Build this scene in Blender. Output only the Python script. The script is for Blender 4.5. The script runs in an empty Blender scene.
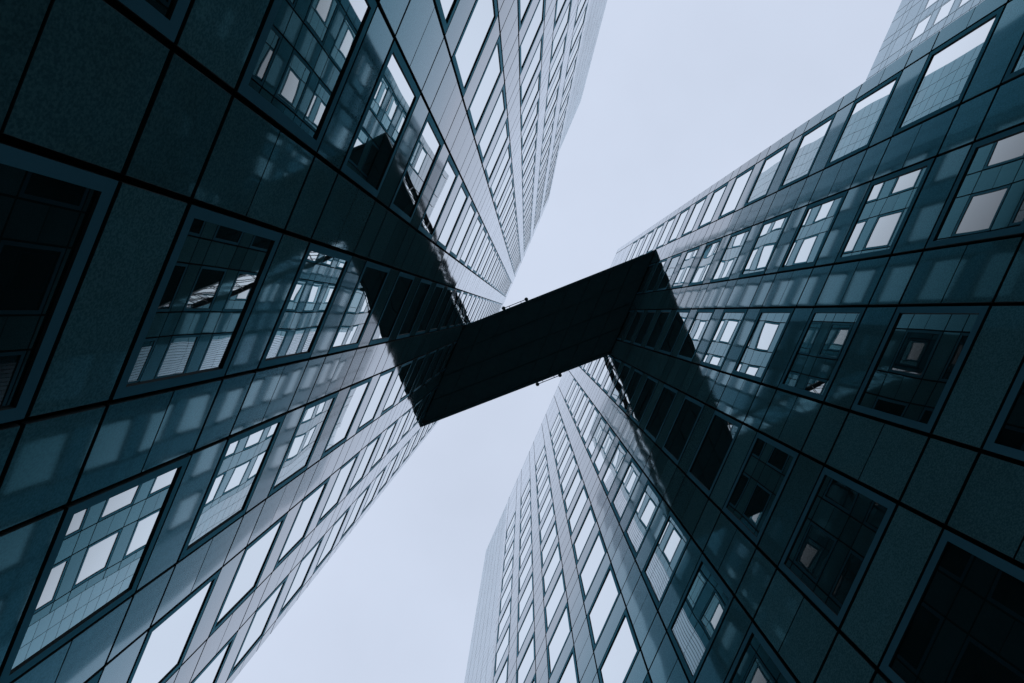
import bpy, math, random
from mathutils import Vector, Matrix

random.seed(7)
scene = bpy.context.scene
col = scene.collection

# ------------------------------------------------------------------ camera
VX, VY, PHI, F_PX = 525.46, 311.72, math.radians(23.439), 1024 * 24 / 36
EYE = Vector((0.0, 0.0, 1.6))
Zc = Vector(((VX - 512) / F_PX, (VY - 341.5) / F_PX, 1.0)).normalized()
Xc = Vector((math.cos(PHI), math.sin(PHI), 0.0))
Xc = (Xc - Zc * Xc.dot(Zc)).normalized()
Yc = Zc.cross(Xc)                       # world axes written in camera coordinates (right, down, forward)
right = Vector((Xc[0], Yc[0], Zc[0]))
down = Vector((Xc[1], Yc[1], Zc[1]))
fwd = Vector((Xc[2], Yc[2], Zc[2]))
cam_data = bpy.data.cameras.new("camera")
cam_data.lens, cam_data.sensor_width = 24, 36
cam_data.clip_start, cam_data.clip_end = 0.05, 3000
cam = bpy.data.objects.new("camera", cam_data)
m = Matrix.Identity(4)
for i in range(3):
    m[i][0], m[i][1], m[i][2], m[i][3] = right[i], -down[i], -fwd[i], EYE[i]
cam.matrix_world = m
col.objects.link(cam)
scene.camera = cam

# ------------------------------------------------------------------ overcast sky, soft sun, exposure
SUN_EL, SUN_AZ = math.radians(38), math.radians(200)
world = bpy.data.worlds.new("World")
scene.world = world
world.use_nodes = True
nt = world.node_tree
nt.nodes.clear()
out = nt.nodes.new("ShaderNodeOutputWorld")
sky = nt.nodes.new("ShaderNodeTexSky")
sky.sky_type = 'NISHITA'
sky.sun_disc = False
sky.sun_elevation, sky.sun_rotation = SUN_EL, math.radians(90) - SUN_AZ
sky.dust_density, sky.air_density = 5.0, 1.0
bg1 = nt.nodes.new("ShaderNodeBackground"); bg1.inputs[1].default_value = 0.1
nt.links.new(sky.outputs[0], bg1.inputs[0])
bg2 = nt.nodes.new("ShaderNodeBackground")          # the even cloud layer
bg2.inputs[0].default_value = (0.660, 0.742, 0.905, 1)
bg2.inputs[1].default_value = 1.0
tc = nt.nodes.new("ShaderNodeTexCoord")
cn = nt.nodes.new("ShaderNodeTexNoise"); cn.inputs['Scale'].default_value = 2.2; cn.inputs['Detail'].default_value = 5
cr = nt.nodes.new("ShaderNodeMapRange"); cr.inputs['From Min'].default_value = 0.3; cr.inputs['From Max'].default_value = 0.7
cr.inputs['To Min'].default_value = 0.93; cr.inputs['To Max'].default_value = 1.06
nt.links.new(tc.outputs['Generated'], cn.inputs['Vector']); nt.links.new(cn.outputs['Fac'], cr.inputs['Value'])
nt.links.new(cr.outputs[0], bg2.inputs[1])
mx = nt.nodes.new("ShaderNodeMixShader"); mx.inputs[0].default_value = 0.92
nt.links.new(bg1.outputs[0], mx.inputs[1]); nt.links.new(bg2.outputs[0], mx.inputs[2])
nt.links.new(mx.outputs[0], out.inputs[0])

sun_data = bpy.data.lights.new("sun", 'SUN')
sun_data.energy, sun_data.angle, sun_data.color = 0.5, math.radians(20), (1.0, 0.96, 0.9)
sun = bpy.data.objects.new("sun", sun_data)
sd = Vector((math.cos(SUN_EL) * math.cos(SUN_AZ), math.cos(SUN_EL) * math.sin(SUN_AZ), math.sin(SUN_EL)))
sun.rotation_euler = sd.to_track_quat('Z', 'Y').to_euler()
sun.location = sd * 300
col.objects.link(sun)

vs = scene.view_settings
vs.view_transform, vs.look, vs.exposure, vs.gamma, vs.use_curve_mapping = 'Standard', 'None', 0.0, 1.0, False
cy = scene.cycles
cy.max_bounces, cy.glossy_bounces, cy.diffuse_bounces = 14, 12, 4
cy.caustics_reflective = True
cy.sample_clamp_indirect = 4.0

# ------------------------------------------------------------------ materials
def new_mat(name):
    mt = bpy.data.materials.new(name)
    mt.use_nodes = True
    return mt, mt.node_tree, mt.node_tree.nodes["Principled BSDF"]

def N(t, kind, **kw):
    n = t.nodes.new(kind)
    for k, v in kw.items():
        setattr(n, k, v)
    return n

def cladding_mat(name, c0, c1, rough, f0, power, speck, wave, low=(0.15, 0.74, 0.96), vary=0.26, gain=1.2, fmax=0.86):
    """Polished panels: speckled stone under a clear polish whose gloss climbs towards grazing angles; each panel a slightly
    different shade, its mirror surface faintly uneven in its own way."""
    mt, t, b = new_mat(name)
    t.nodes.remove(b)
    outn = t.nodes["Material Output"]
    geo = N(t, "ShaderNodeNewGeometry")
    n1 = N(t, "ShaderNodeTexNoise"); n1.inputs['Scale'].default_value = 45; n1.inputs['Detail'].default_value = 4
    t.links.new(geo.outputs['Position'], n1.inputs['Vector'])
    ramp = N(t, "ShaderNodeValToRGB")
    ramp.color_ramp.elements[0].position, ramp.color_ramp.elements[1].position = 0.5 - speck, 0.5 + speck
    ramp.color_ramp.elements[0].color = (*c0, 1); ramp.color_ramp.elements[1].color = (*c1, 1)
    t.links.new(n1.outputs['Fac'], ramp.inputs['Fac'])
    mr = N(t, "ShaderNodeMapRange"); mr.inputs['To Min'].default_value = 1 - vary; mr.inputs['To Max'].default_value = 1 + vary
    t.links.new(geo.outputs['Random Per Island'], mr.inputs['Value'])
    n3 = N(t, "ShaderNodeTexNoise"); n3.inputs['Scale'].default_value = 0.9; n3.inputs['Detail'].default_value = 5
    t.links.new(geo.outputs['Position'], n3.inputs['Vector'])
    mr2 = N(t, "ShaderNodeMapRange"); mr2.inputs['To Min'].default_value = 0.84; mr2.inputs['To Max'].default_value = 1.16
    t.links.new(n3.outputs['Fac'], mr2.inputs['Value'])
    mm = N(t, "ShaderNodeMath", operation='MULTIPLY')
    t.links.new(mr.outputs[0], mm.inputs[0]); t.links.new(mr2.outputs[0], mm.inputs[1])
    vm = N(t, "ShaderNodeVectorMath", operation='SCALE')
    t.links.new(ramp.outputs['Color'], vm.inputs[0]); t.links.new(mm.outputs[0], vm.inputs['Scale'])
    # unevenness: long soft waves, shifted from panel to panel
    sh = N(t, "ShaderNodeVectorMath", operation='SCALE'); sh.inputs[0].default_value = (131.0, 77.0, 53.0)
    t.links.new(geo.outputs['Random Per Island'], sh.inputs['Scale'])
    ad = N(t, "ShaderNodeVectorMath", operation='ADD')
    t.links.new(geo.outputs['Position'], ad.inputs[0]); t.links.new(sh.outputs[0], ad.inputs[1])
    n2 = N(t, "ShaderNodeTexNoise"); n2.inputs['Scale'].default_value = 0.5; n2.inputs['Detail'].default_value = 0
    t.links.new(ad.outputs[0], n2.inputs['Vector'])
    bp = N(t, "ShaderNodeBump"); bp.inputs['Strength'].default_value = 1.0; bp.inputs['Distance'].default_value = wave
    t.links.new(n2.outputs['Fac'], bp.inputs['Height'])
    df = N(t, "ShaderNodeBsdfDiffuse"); t.links.new(vm.outputs[0], df.inputs['Color'])
    lw = N(t, "ShaderNodeLayerWeight"); lw.inputs['Blend'].default_value = 0.5
    pw = N(t, "ShaderNodeMath", operation='POWER'); pw.inputs[1].default_value = power
    t.links.new(lw.outputs['Facing'], pw.inputs[0])
    fr = N(t, "ShaderNodeMapRange"); fr.inputs['To Min'].default_value = f0; fr.inputs['To Max'].default_value = fmax; fr.inputs['From Max'].default_value = fmax / gain
    t.links.new(pw.outputs[0], fr.inputs['Value'])
    gc = N(t, "ShaderNodeMix", data_type='RGBA')
    gc.inputs[6].default_value = (*low, 1); gc.inputs[7].default_value = (0.95, 0.975, 1.0, 1)
    gf = N(t, "ShaderNodeMapRange"); gf.inputs['From Min'].default_value = 0.05; gf.inputs['From Max'].default_value = 0.52
    t.links.new(fr.outputs[0], gf.inputs['Value']); t.links.new(gf.outputs[0], gc.inputs[0])
    gl = N(t, "ShaderNodeBsdfGlossy")
    t.links.new(gc.outputs[2], gl.inputs['Color']); t.links.new(bp.outputs['Normal'], gl.inputs['Normal'])
    mr3 = N(t, "ShaderNodeMapRange"); mr3.inputs['To Min'].default_value = rough * 0.6; mr3.inputs['To Max'].default_value = rough * 1.5
    t.links.new(n3.outputs['Fac'], mr3.inputs['Value'])
    t.links.new(mr3.outputs[0], gl.inputs['Roughness'])
    ms = N(t, "ShaderNodeMixShader")
    t.links.new(fr.outputs[0], ms.inputs[0]); t.links.new(df.outputs[0], ms.inputs[1]); t.links.new(gl.outputs[0], ms.inputs[2])
    t.links.new(ms.outputs[0], outn.inputs['Surface'])
    return mt

def glass_mat(name, tint, wave):
    """Coated window glass in front of unlit rooms: dark when faced, a mirror when seen at a slant, faintly uneven."""
    mt, t, b = new_mat(name)
    t.nodes.remove(b)
    geo = N(t, "ShaderNodeNewGeometry")
    sh = N(t, "ShaderNodeVectorMath", operation='SCALE'); sh.inputs[0].default_value = (91.0, 57.0, 33.0)
    t.links.new(geo.outputs['Random Per Island'], sh.inputs['Scale'])
    ad = N(t, "ShaderNodeVectorMath", operation='ADD')
    t.links.new(geo.outputs['Position'], ad.inputs[0]); t.links.new(sh.outputs[0], ad.inputs[1])
    n2 = N(t, "ShaderNodeTexNoise"); n2.inputs['Scale'].default_value = 0.55; n2.inputs['Detail'].default_value = 0
    t.links.new(ad.outputs[0], n2.inputs['Vector'])
    bp = N(t, "ShaderNodeBump"); bp.inputs['Strength'].default_value = 1.0; bp.inputs['Distance'].default_value = wave
    t.links.new(n2.outputs['Fac'], bp.inputs['Height'])
    df = N(t, "ShaderNodeBsdfDiffuse"); df.inputs['Color'].default_value = (0.006, 0.016, 0.017, 1)
    gl = N(t, "ShaderNodeBsdfGlossy"); gl.inputs['Roughness'].default_value = 0.01
    gl.inputs['Color'].default_value = (*tint, 1)
    t.links.new(bp.outputs['Normal'], gl.inputs['Normal'])
    lw = N(t, "ShaderNodeLayerWeight"); lw.inputs['Blend'].default_value = 0.5
    fr = N(t, "ShaderNodeMapRange", interpolation_type='SMOOTHSTEP')
    for k, v in (('From Min', 0.40), ('From Max', 0.72), ('To Min', 0.14), ('To Max', 0.96)):
        fr.inputs[k].default_value = v
    t.links.new(lw.outputs['Facing'], fr.inputs['Value'])
    ms = N(t, "ShaderNodeMixShader")
    t.links.new(fr.outputs[0], ms.inputs[0]); t.links.new(df.outputs[0], ms.inputs[1]); t.links.new(gl.outputs[0], ms.inputs[2])
    t.links.new(ms.outputs[0], t.nodes["Material Output"].inputs['Surface'])
    return mt

def plain_mat(name, base, rough, metal=0.0, noise=0.25, scale=3.0, ior=1.45):
    mt, t, b = new_mat(name)
    geo = N(t, "ShaderNodeNewGeometry")
    n1 = N(t, "ShaderNodeTexNoise"); n1.inputs['Scale'].default_value = scale; n1.inputs['Detail'].default_value = 6
    t.links.new(geo.outputs['Position'], n1.inputs['Vector'])
    mr = N(t, "ShaderNodeMapRange"); mr.inputs['To Min'].default_value = 1 - noise; mr.inputs['To Max'].default_value = 1 + noise
    t.links.new(n1.outputs['Fac'], mr.inputs['Value'])
    vm = N(t, "ShaderNodeVectorMath", operation='SCALE'); vm.inputs[0].default_value = base
    t.links.new(mr.outputs[0], vm.inputs['Scale'])
    t.links.new(vm.outputs[0], b.inputs['Base Color'])
    b.inputs['Roughness'].default_value = rough
    b.inputs['Metallic'].default_value = metal
    b.inputs['IOR'].default_value = ior
    return mt

M_GRANITE = cladding_mat("polished_granite", (0.046, 0.142, 0.160), (0.088, 0.230, 0.252), 0.04, 0.02, 4.2, 0.12, 0.0060, gain=1.3)
M_TILE = cladding_mat("pale_tile", (0.08, 0.31, 0.37), (0.11, 0.36, 0.42), 0.05, 0.03, 3.2, 0.15, 0.002, vary=0.1, fmax=0.72)
M_PALE = cladding_mat("pale_stone", (0.42, 0.44, 0.49), (0.48, 0.50, 0.55), 0.12, 0.03, 4.0, 0.15, 0.001, vary=0.1)
M_WHITE = cladding_mat("white_ribs", (0.72, 0.74, 0.80), (0.78, 0.80, 0.85), 0.15, 0.04, 3.0, 0.15, 0.001, vary=0.06)
M_GLASS = glass_mat("mirror_glass", (0.965, 0.99, 0.985), 0.0055)
M_FRAME = cladding_mat("anodised_frame", (0.062, 0.195, 0.255), (0.066, 0.205, 0.268), 0.2, 0.012, 6.0, 0.3, 0.0005, vary=0.04, gain=0.5)
M_CORE = plain_mat("dark_joint", (0.008, 0.022, 0.024), 0.8)  # near-black core, panel edges and frame sides that line the open joints
M_BLACK = plain_mat("black_steel", (0.026, 0.092, 0.100), 0.55)
M_TRUSS = plain_mat("dark_painted_steel", (0.02, 0.035, 0.042), 0.45)
M_ROOF = plain_mat("roof_gravel", (0.18, 0.18, 0.18), 0.95, 0, 0.4, 8)
M_ASPH = plain_mat("asphalt", (0.05, 0.05, 0.052), 0.9, 0, 0.3, 6)
M_PAVE = plain_mat("paving_stone", (0.16, 0.16, 0.16), 0.85, 0, 0.25, 4)

# ------------------------------------------------------------------ mesh helpers
class MB:
    def __init__(self):
        self.v, self.f, self.dark = [], [], set()
    def hexa(self, p, skip=()):
        """p: 8 points, bottom ring 0-3 counter-clockwise seen from above, top ring 4-7."""
        b = len(self.v); self.v += [tuple(q) for q in p]
        for i, q in enumerate(((0, 3, 2, 1), (4, 5, 6, 7), (0, 1, 5, 4), (1, 2, 6, 5), (2, 3, 7, 6), (3, 0, 4, 7))):
            if i not in skip:
                self.f.append(tuple(b + k for k in q))
    def box(self, x0, x1, y0, y1, z0, z1):
        x0, x1 = min(x0, x1), max(x0, x1); y0, y1 = min(y0, y1), max(y0, y1); z0, z1 = min(z0, z1), max(z0, z1)
        self.hexa([(x0, y0, z0), (x1, y0, z0), (x1, y1, z0), (x0, y1, z0), (x0, y0, z1), (x1, y0, z1), (x1, y1, z1), (x0, y1, z1)])
    def panel(self, o, du, n, u0, u1, z0, z1, t=0.045, jit=0.0012, edge=0.004):
        """A thin cladding panel on the wall through o (horizontal direction du, outward normal n), hung a hair out of true,
        with a small arris all round."""
        def P(u, z, d):
            return (o[0] + du[0] * u + n[0] * d, o[1] + du[1] * u + n[1] * d, z)
        b = len(self.v)
        a, c = random.uniform(-jit, jit), random.uniform(-jit, jit)
        def dd(u, z):
            return a * (2 * (u - u0) / (u1 - u0) - 1) + c * (2 * (z - z0) / (z1 - z0) - 1)
        e = edge
        cs = [(u0, z0), (u1, z0), (u1, z1), (u0, z1)]
        ins = [(u0 + e, z0 + e), (u1 - e, z0 + e), (u1 - e, z1 - e), (u0 + e, z1 - e)]
        self.v += [P(u, z, -t) for u, z in cs] + [P(u, z, dd(u, z) - e) for u, z in cs] + [P(u, z, dd(u, z)) for u, z in ins]
        flip = (du[0] * n[1] - du[1] * n[0]) > 0     # keep the faces pointing outward
        fs = [(8, 9, 10, 11)]
        for i in range(4):
            j = (i + 1) % 4
            fs += [(i, j, 4 + j, 4 + i), (4 + i, 4 + j, 8 + j, 8 + i)]
        for i, q in enumerate(fs):
            q = tuple(b + k for k in q)
            if i:
                self.dark.add(len(self.f))       # arrises and sawn edges are unpolished
            self.f.append(tuple(reversed(q)) if flip else q)
    def bar(self, a, b, w, h=None):
        a, b = Vector(a), Vector(b); d = (b - a).normalized(); h = h or w
        up = Vector((0, 0, 1)) if abs(d.z) < 0.95 else Vector((1, 0, 0))
        s = d.cross(up).normalized() * (w / 2); t = s.cross(d).normalized() * (h / 2)
        self.hexa([a - s - t, a + s - t, b + s - t, b - s - t, a - s + t, a + s + t, b + s + t, b - s + t])
    def prism(self, poly, z0, z1):
        n, b = len(poly), len(self.v)
        self.v += [(p[0], p[1], z0) for p in poly] + [(p[0], p[1], z1) for p in poly]
        self.f.append(tuple(b + i for i in reversed(range(n)))); self.f.append(tuple(b + n + i for i in range(n)))
        for i in range(n):
            j = (i + 1) % n
            self.f.append((b + i, b + j, b + n + j, b + n + i))
    def mesh(self, name, mat):
        me = bpy.data.meshes.new(name); me.from_pydata(self.v, [], self.f); me.update()
        me.materials.append(mat)
        if self.dark:
            me.materials.append(M_CORE)
            for i in self.dark:
                me.polygons[i].material_index = 1
        return me
    def build(self, name, mat, parent=None):
        return link(name, self.mesh(name, mat), parent)

def link(name, data, parent=None, loc=(0, 0, 0)):
    o = bpy.data.objects.new(name, data); o.location = loc
    if parent:
        o.parent = parent
    col.objects.link(o)
    return o

def thing(name, loc, label, cat, group=None):
    o = link(name, None, None, loc); o['label'] = label; o['category'] = cat
    if group:
        o['group'] = group
    return o

# ------------------------------------------------------------------ facade grid (metres)
S = 6.08                                   # distance from the viewer to the right-hand wall
PITCH, WIN_W = 0.5173 * S, 0.340 * S       # bay, window opening
FLOOR, WIN_H = 0.5841 * S, 0.4045 * S
Z0 = 1.0471 * S + EYE.z                    # sill of storey 0
CORNER = 0.089 * S
JOINT, FINE = 0.06, 0.022                 # open joints
BAYS = 9

def pix(p):
    d = Vector(p) - EYE
    c = Xc * d.x + Yc * d.y + Zc * d.z
    if c.z < 0.1:
        return None
    return (512 + F_PX * c.x / c.z, 341.5 + F_PX * c.y / c.z)

BRIDGE_PIX = []
def inside(poly, p):
    c, n = False, len(poly)
    for i in range(n):
        (x0, y0), (x1, y1) = poly[i], poly[i - 1]
        if (y0 > p[1]) != (y1 > p[1]) and p[0] < (x1 - x0) * (p[1] - y0) / (y1 - y0) + x0:
            c = not c
    return c

def shown_area(corners):
    q = [pix(c) for c in corners]
    if any(a is None for a in q):
        return 0
    cx, cyy = sum(a[0] for a in q) / 4, sum(a[1] for a in q) / 4
    if BRIDGE_PIX and inside(BRIDGE_PIX, (cx, cyy)):
        return 0
    q = [(min(max(a[0], 0), 1024), min(max(a[1], 0), 683)) for a in q]
    return abs(sum(q[i - 1][0] * q[i][1] - q[i][0] * q[i - 1][1] for i in range(4))) / 2

FR_U, FR_Z, FR_D, PANE_D = 0.115, 0.14, 0.10, 0.018
def frame_into(mb, s, y0, z0, x=0.0):
    """Window surround: s = outward x direction; opening corner at (y0, z0); front face flush with the cladding at x."""
    g = JOINT / 2
    ya, yb, za, zb = y0 + g, y0 + WIN_W - g, z0 + g, z0 + WIN_H - g
    xa, xb = x + s * 0.006, x - s * FR_D
    front = 3 if s > 0 else 5
    for y_a, y_b, z_a, z_b in ((ya, yb, za, za + FR_Z), (ya, yb, zb - FR_Z, zb), (ya, ya + FR_U, za + FR_Z, zb - FR_Z), (yb - FR_U, yb, za + FR_Z, zb - FR_Z)):
        n0 = len(mb.f)
        mb.box(xa, xb, y_a, y_b, z_a, z_b)
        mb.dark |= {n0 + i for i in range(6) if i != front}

def pane_into(mb, s, y0, z0, x=0.0, tilt=0.004):
    g = JOINT / 2
    ya, yb, za, zb = y0 + g + FR_U - 0.01, y0 + WIN_W - g - FR_U + 0.01, z0 + g + FR_Z - 0.01, z0 + WIN_H - g - FR_Z + 0.01
    a, c = random.uniform(-tilt, tilt), random.uniform(-tilt, tilt)
    xf, xb = x - s * PANE_D, x - s * (PANE_D + 0.024)
    P = []
    for z, k in ((za, -1), (zb, 1)):
        ring = [(xf, ya, -1), (xf, yb, 1), (xb, yb, 1), (xb, ya, -1)]
        if s > 0:
            ring = [ring[3], ring[0], ring[1], ring[2]]
            ring = [(xb, ya, -1), (xf, ya, -1), (xf, yb, 1), (xb, yb, 1)]
        else:
            ring = [(xf, ya, -1), (xb, ya, -1), (xb, yb, 1), (xf, yb, 1)]
        P += [(px + a * q + c * k, py, z) for px, py, q in ring]
    mb.hexa(P)

_win = {}
def window_protos(s, fmat):
    key = (s, fmat.name)
    if key not in _win:
        f = MB(); frame_into(f, s, 0, 0)
        ps = []
        for _ in range(9):
            p = MB(); pane_into(p, s, 0, 0); ps.append(p.mesh("pane", M_GLASS))
        _win[key] = (f.mesh("window", fmat), ps)
    return _win[key]

def facade(tower, s, xw, y_first, k_lo, k_hi, z_top, mat, z_base=0.0, lead=CORNER, tail=CORNER, budget=100, fmat=None):
    fmat = fmat or M_FRAME
    """Bays along y from y_first (first window edge). Storeys k_lo..k_hi-1 have windows; plain panels above and below."""
    base = tower.location
    o, du, n = (xw - base.x, -base.y, 0), (0, 1, 0), (s, 0, 0)
    mb = MB(); j, fj = JOINT / 2, FINE / 2
    ys = [y_first - lead]
    strips = [('edge', y_first - lead, y_first)]
    for b in range(BAYS):
        y = y_first + b * PITCH
        strips.append(('win', y, y + WIN_W))
        strips.append(('pier', y + WIN_W, y + PITCH if b < BAYS - 1 else y + WIN_W + tail))
    rows = []                                  # (kind, z0, z1)
    first = Z0 + k_lo * FLOOR
    rows.append(('base', z_base + 0.02, first))
    for k in range(k_lo, k_hi):
        z = Z0 + k * FLOOR
        rows.append(('win', z, z + WIN_H))
        rows.append(('spandrel', z + WIN_H, z + FLOOR))
    z = Z0 + k_hi * FLOOR
    while z < z_top - 0.3:
        zn = min(z + WIN_H, z_top)
        rows.append(('plain', z, zn))
        if zn < z_top - 0.3:
            rows.append(('plain', zn, min(zn + FLOOR - WIN_H, z_top)))
        z += FLOOR
    wins = []
    for kind, za, zb in rows:
        for st, ya, yb in strips:
            if st == 'win' and kind == 'win':
                wins.append((ya, za)); continue
            if kind == 'win':
                zm = (za + zb) / 2
                mb.panel(o, du, n, ya + j, yb - j, za + j, zm - fj); mb.panel(o, du, n, ya + j, yb - j, zm + fj, zb - j)
            else:
                mb.panel(o, du, n, ya + j, yb - j, za + j, zb - j)
    mb.build("cladding", mat, tower)
    # windows: the hundred that show largest are parts of their own, the rest one part
    scored = sorted(wins, key=lambda w: -shown_area([(xw, w[0], w[1]), (xw, w[0] + WIN_W, w[1]), (xw, w[0] + WIN_W, w[1] + WIN_H), (xw, w[0], w[1] + WIN_H)]))
    fm, pm = window_protos(s, fmat)
    for y, z in scored[:budget]:
        w = link("window", fm, tower, (o[0], y + o[1], z))
        link("pane", random.choice(pm), w)
    rf, rp = MB(), MB()
    for y, z in scored[budget:]:
        frame_into(rf, s, y + o[1], z, o[0]); pane_into(rp, s, y + o[1], z, o[0])
    if rf.v:
        w = rf.build("window", fmat, tower); w['kind'] = "stuff"
        p = rp.build("pane", M_GLASS, w); p['kind'] = "stuff"

def panel_wall(name, tower, o, du, n, length, z0, z1, cw, ch, mat, gap=0.02, jit=0.0015):
    base = tower.location
    o = (o[0] - base.x, o[1] - base.y, 0)
    mb = MB(); nu, nz = max(1, round(length / cw)), max(1, round((z1 - z0) / ch))
    for i in range(nu):
        for k in range(nz):
            mb.panel(o, du, n, i * length / nu + gap / 2, (i + 1) * length / nu - gap / 2,
                     z0 + k * (z1 - z0) / nz + gap / 2, z0 + (k + 1) * (z1 - z0) / nz - gap / 2, jit=jit)
    return mb.build(name, mat, tower)

def core(tower, x0, x1, y0, y1, top, name="wall", roof=True):
    b = tower.location
    mb = MB(); mb.box(x0 - b.x, x1 - b.x, y0 - b.y, y1 - b.y, 0, top - 0.25)
    w = mb.build(name, M_CORE, tower)
    if roof:
        r = MB(); r.box(x0 - b.x + .05, x1 - b.x - .05, y0 - b.y + .05, y1 - b.y - .05, top - 0.25, top - 0.05)
        r.build("roof", M_ROOF, tower)
    return w

# ------------------------------------------------------------------ ground
g = MB(); g.box(-600, 600, -600, 600, -0.5, 0.0)
go = g.build("ground", M_ASPH); go['kind'] = "structure"
XL, XR = -0.5394 * S, S
pv = MB()
for i in range(40):
    for k in range(7):
        pv.box(XL + .15 + k * 1.27, XL + .15 + k * 1.27 + 1.25, -40 + i * 2, -40 + i * 2 + 1.98, 0.004, 0.03)
po = pv.build("pavement", M_PAVE); po['kind'] = "structure"

# ------------------------------------------------------------------ skybridge footprint (needed to see which windows it hides)
ZB = 7.225 * S + EYE.z
A, B = Vector((XL, 0.395 * S)), Vector((XL, 1.581 * S))
D, C = Vector((XR, -1.144 * S)), Vector((XR, 0.062 * S))
BRIDGE_PIX = [pix((p.x, p.y, ZB)) for p in (A, B, C, D)]

# ------------------------------------------------------------------ right tower
HR = 11.5 * S + EYE.z
yR = -1.4874 * S
tR = thing("office_tower", (XR + 8, 7, 0), "lower dark tower filling the right, its whole straight roofline seen beyond the black skybridge", "tower", "facing office towers")
yr_end = yR + BAYS * PITCH - (PITCH - WIN_W) + CORNER
core(tR, XR + 0.13, XR + 14, yR - CORNER + .06, 4.01 * S - .06, HR)
facade(tR, -1, XR, yR, -2, 15, HR, M_GRANITE)
panel_wall("tiled_strip", tR, (XR + 0.03, yr_end + 0.03, 0), (0, 1, 0), (-1, 0, 0), 4.01 * S - yr_end - 0.03, 0.05, HR - 0.1, 0.92, FLOOR / 4, M_TILE, 0.022)
panel_wall("end_wall", tR, (XR + 0.06, yR - CORNER, 0), (1, 0, 0), (0, -1, 0), 13.9, 0.05, HR, 1.75, FLOOR / 2, M_GRANITE)
panel_wall("end_wall", tR, (XR + 0.09, 4.01 * S, 0), (1, 0, 0), (0, 1, 0), 13.9, 0.05, HR - 0.1, 0.92, FLOOR / 4, M_TILE)

# ------------------------------------------------------------------ left tower
HL, HX = 16.1 * S + EYE.z, 11.45 * S + EYE.z
yL = -2.5382 * S
tL = thing("office_tower", (XL - 8, -5, 0), "taller dark tower filling the left, mirrored windows in granite panels, roofline near the centre", "tower", "facing office towers")
yl0, yl1 = yL - CORNER, yL + BAYS * PITCH - (PITCH - WIN_W) + CORNER
core(tL, XL - 14, XL - 0.13, yl0 + .06, yl1 - .06, HL)
core(tL, XL - 13, XL - 0.16, -3.55 * S + .06, yl0 + .06, HX, "strip_wall")
facade(tL, 1, XL, yL, -2, 24, HL, M_GRANITE)
panel_wall("tiled_strip", tL, (XL - 0.03, -3.55 * S, 0), (0, 1, 0), (1, 0, 0), yl0 - 0.03 + 3.55 * S, 0.05, HX - 0.1, 0.92, FLOOR / 4, M_TILE, 0.022)
panel_wall("end_wall", tL, (XL - 13.9, yl1, 0), (1, 0, 0), (0, 1, 0), 13.84, 0.05, HL, 1.75, FLOOR / 2, M_GRANITE)
panel_wall("end_wall", tL, (XL - 13.0, -3.55 * S, 0), (1, 0, 0), (0, -1, 0), 12.8, 0.05, HX - 0.1, 0.92, FLOOR / 4, M_TILE)
# ribbed wing set back behind the lower end of the left tower
core(tL, XL - 14, XL - 4.7, yl1 + .05, yl1 + 8.2, HL, "wing_wall")
panel_wall("ribbed_wing", tL, (XL - 4.6, yl1 + 0.05, 0), (0, 1, 0), (1, 0, 0), 8.1, 0.05, HL, 0.26, FLOOR, M_WHITE, 0.035)

# ------------------------------------------------------------------ pale tower set back behind the right one
XS, HS = 3.76 * S, 12.0 * S + EYE.z
tS = thing("office_tower", (XS + 8, -45, 0), "pale stone tower set back behind the right tower, only its roof corner showing", "tower")
k_ = 4
yS = (-5.99 * 1.02) * S - WIN_W
yS = yS - 5 * PITCH
core(tS, XS + 0.13, XS + 16, yS - CORNER + .06, yS + BAYS * PITCH + .9, HS)
facade(tS, -1, XS, yS, -2, 17, HS, M_PALE, budget=60, tail=CORNER * 2, fmat=M_PALE)
panel_wall("end_wall", tS, (XS + 0.06, yS - CORNER, 0), (1, 0, 0), (0, -1, 0), 15.9, 0.05, HS, 1.75, FLOOR / 2, M_PALE)

# ------------------------------------------------------------------ skybridge
cx = (A + B + C + D) / 4
br = thing("skybridge", (cx.x, cx.y, ZB), "black skybridge seen from straight below, crossing diagonally between the two facing towers", "skybridge")
def loc2(p):
    return Vector((p.x - cx.x, p.y - cx.y))
a2, b2, c2, d2 = (loc2(p) for p in (A, B, C, D))
ax = (d2 - a2).normalized(); side = Vector((-ax.y, ax.x))       # side points from edge AD towards edge BC
if side.dot(b2 - a2) < 0:
    side = -side
BH = 6.0
eps = 0.02
for p, s_ in ((a2, 1), (b2, 1), (c2, -1), (d2, -1)):
    p += ax * eps * s_
def lerp(p, q, t):
    return p + (q - p) * t
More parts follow.
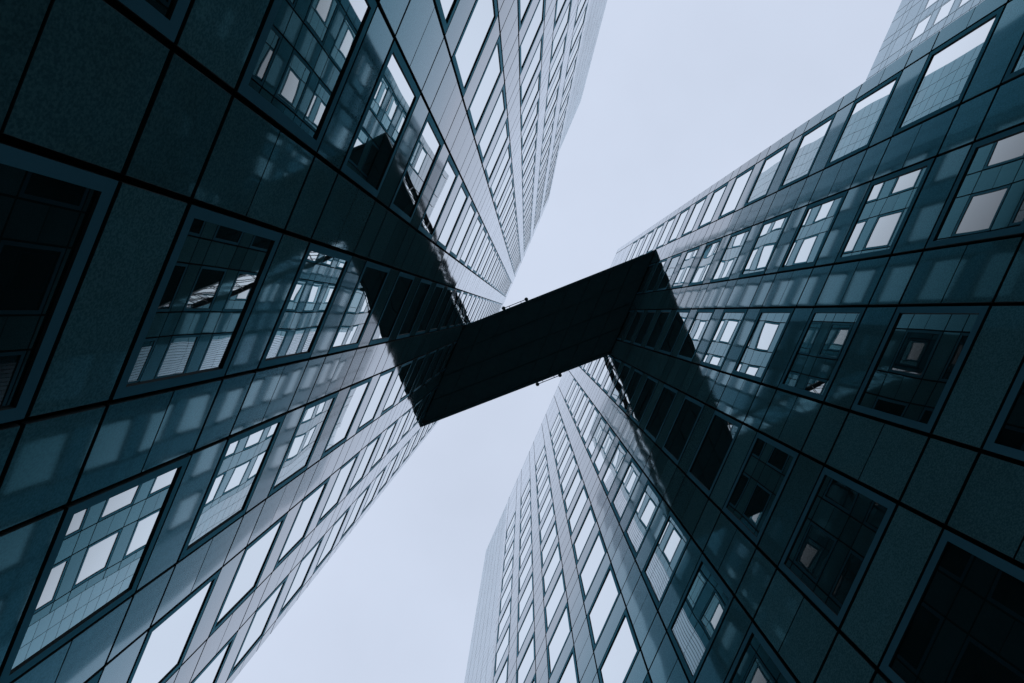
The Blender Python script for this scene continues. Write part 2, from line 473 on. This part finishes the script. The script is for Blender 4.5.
# underside plates with joints, edge beams
so = MB()
NT, NL = 4, 9
for i in range(NT):
    for k in range(NL):
        q = []
        for (u, w) in ((k / NL + .0016, i / NT + .006), ((k + 1) / NL - .0016, i / NT + .006), ((k + 1) / NL - .0016, (i + 1) / NT - .006), (k / NL + .0016, (i + 1) / NT - .006)):
            w = 0.035 + 0.93 * w
            q.append(lerp(lerp(a2, d2, u), lerp(b2, c2, u), w))
        so.prism([(p.x, p.y) for p in q], 0.06, 0.16)
so.build("soffit", M_BLACK, br)
dk = MB(); dk.prism([(p.x, p.y) for p in (a2, d2, c2, b2)], 0.165, 0.55); dk.build("deck", M_BLACK, br)
rf = MB(); rf.prism([(p.x, p.y) for p in (a2, d2, c2, b2)], BH, BH + 0.1); rf.build("roof", M_BLACK, br)
for (p, q, sg) in ((a2, d2, -1), (b2, c2, 1)):
    off = side * sg
    eb = MB(); eb.bar((*(p - off * .09), 0.085), (*(q - off * .09), 0.085), .18, .17); eb.build("edge_beam", M_BLACK, br)
    gl = MB(); gl.bar((*(p - off * .2), (BH + .55) / 2), (*(q - off * .2), (BH + .55) / 2), .03, BH - .55); gl.build("side_glazing", M_GLASS, br)
    lt = MB(); L = (q - p).length; nb = round(L / 1.3); z0, z1 = 0.62, BH - .06
    for zz in (z0, z1):
        lt.bar((*(p - off * .06), zz), (*(q - off * .06), zz), .06, .07)
    for k in range(nb):
        t0, t1 = lerp(p, q, k / nb), lerp(p, q, (k + 1) / nb)
        lt.bar((*(t0 - off * .05), z0), (*(t1 - off * .05), z1), .04, .04)
        lt.bar((*(t1 - off * .10), z0), (*(t0 - off * .10), z1), .04, .04)
    lt.build("lattice", M_TRUSS, br)

# short rails with a lamp head at either end, hung outside the two lower edges
def unpix(px, py, z):
    c = Vector(((px - 512) / F_PX, (py - 341.5) / F_PX, 1.0))
    v = Vector((Xc.dot(c), Yc.dot(c), Zc.dot(c)))
    return EYE + v * ((z - EYE.z) / v.z)
def lathe(mb, c, axis, prof, n=14):
    axis = Vector(axis).normalized(); u = axis.orthogonal().normalized(); w = axis.cross(u); b = len(mb.v)
    for r, h in prof:
        for i in range(n):
            a = 2 * math.pi * i / n
            mb.v.append(tuple(Vector(c) + axis * h + (u * math.cos(a) + w * math.sin(a)) * r))
    for k in range(len(prof) - 1):
        for i in range(n):
            j = (i + 1) % n
            mb.f.append((b + k * n + i, b + k * n + j, b + (k + 1) * n + j, b + (k + 1) * n + i))
    mb.f.append(tuple(b + i for i in reversed(range(n)))); mb.f.append(tuple(b + (len(prof) - 1) * n + i for i in range(n)))
for (p0, p1, sg) in (((503.6, 308.3), (526.3, 299.3), -1), ((537.5, 384.3), (560.0, 375.3), 1)):
    w0, w1 = unpix(*p0, ZB + .1), unpix(*p1, ZB + .1)
    l0, l1 = w0 - Vector((cx.x, cx.y, ZB)), w1 - Vector((cx.x, cx.y, ZB))
    inward = Vector((*(side * -sg), 0))
    r = MB(); r.bar(l0, l1, .045); 
    for t in (.25, .75):
        q = l0.lerp(l1, t); r.bar(q, q + inward * .35, .04)
    rail = r.build("lamp_rail", M_BLACK, br)
    for e in (l0, l1):
        h = MB(); lathe(h, e, (0, 0, 1), [(.04, -.14), (.11, -.12), (.125, 0), (.09, .08), (.04, .13)])
        h.build("lamp_head", M_BLACK, rail)
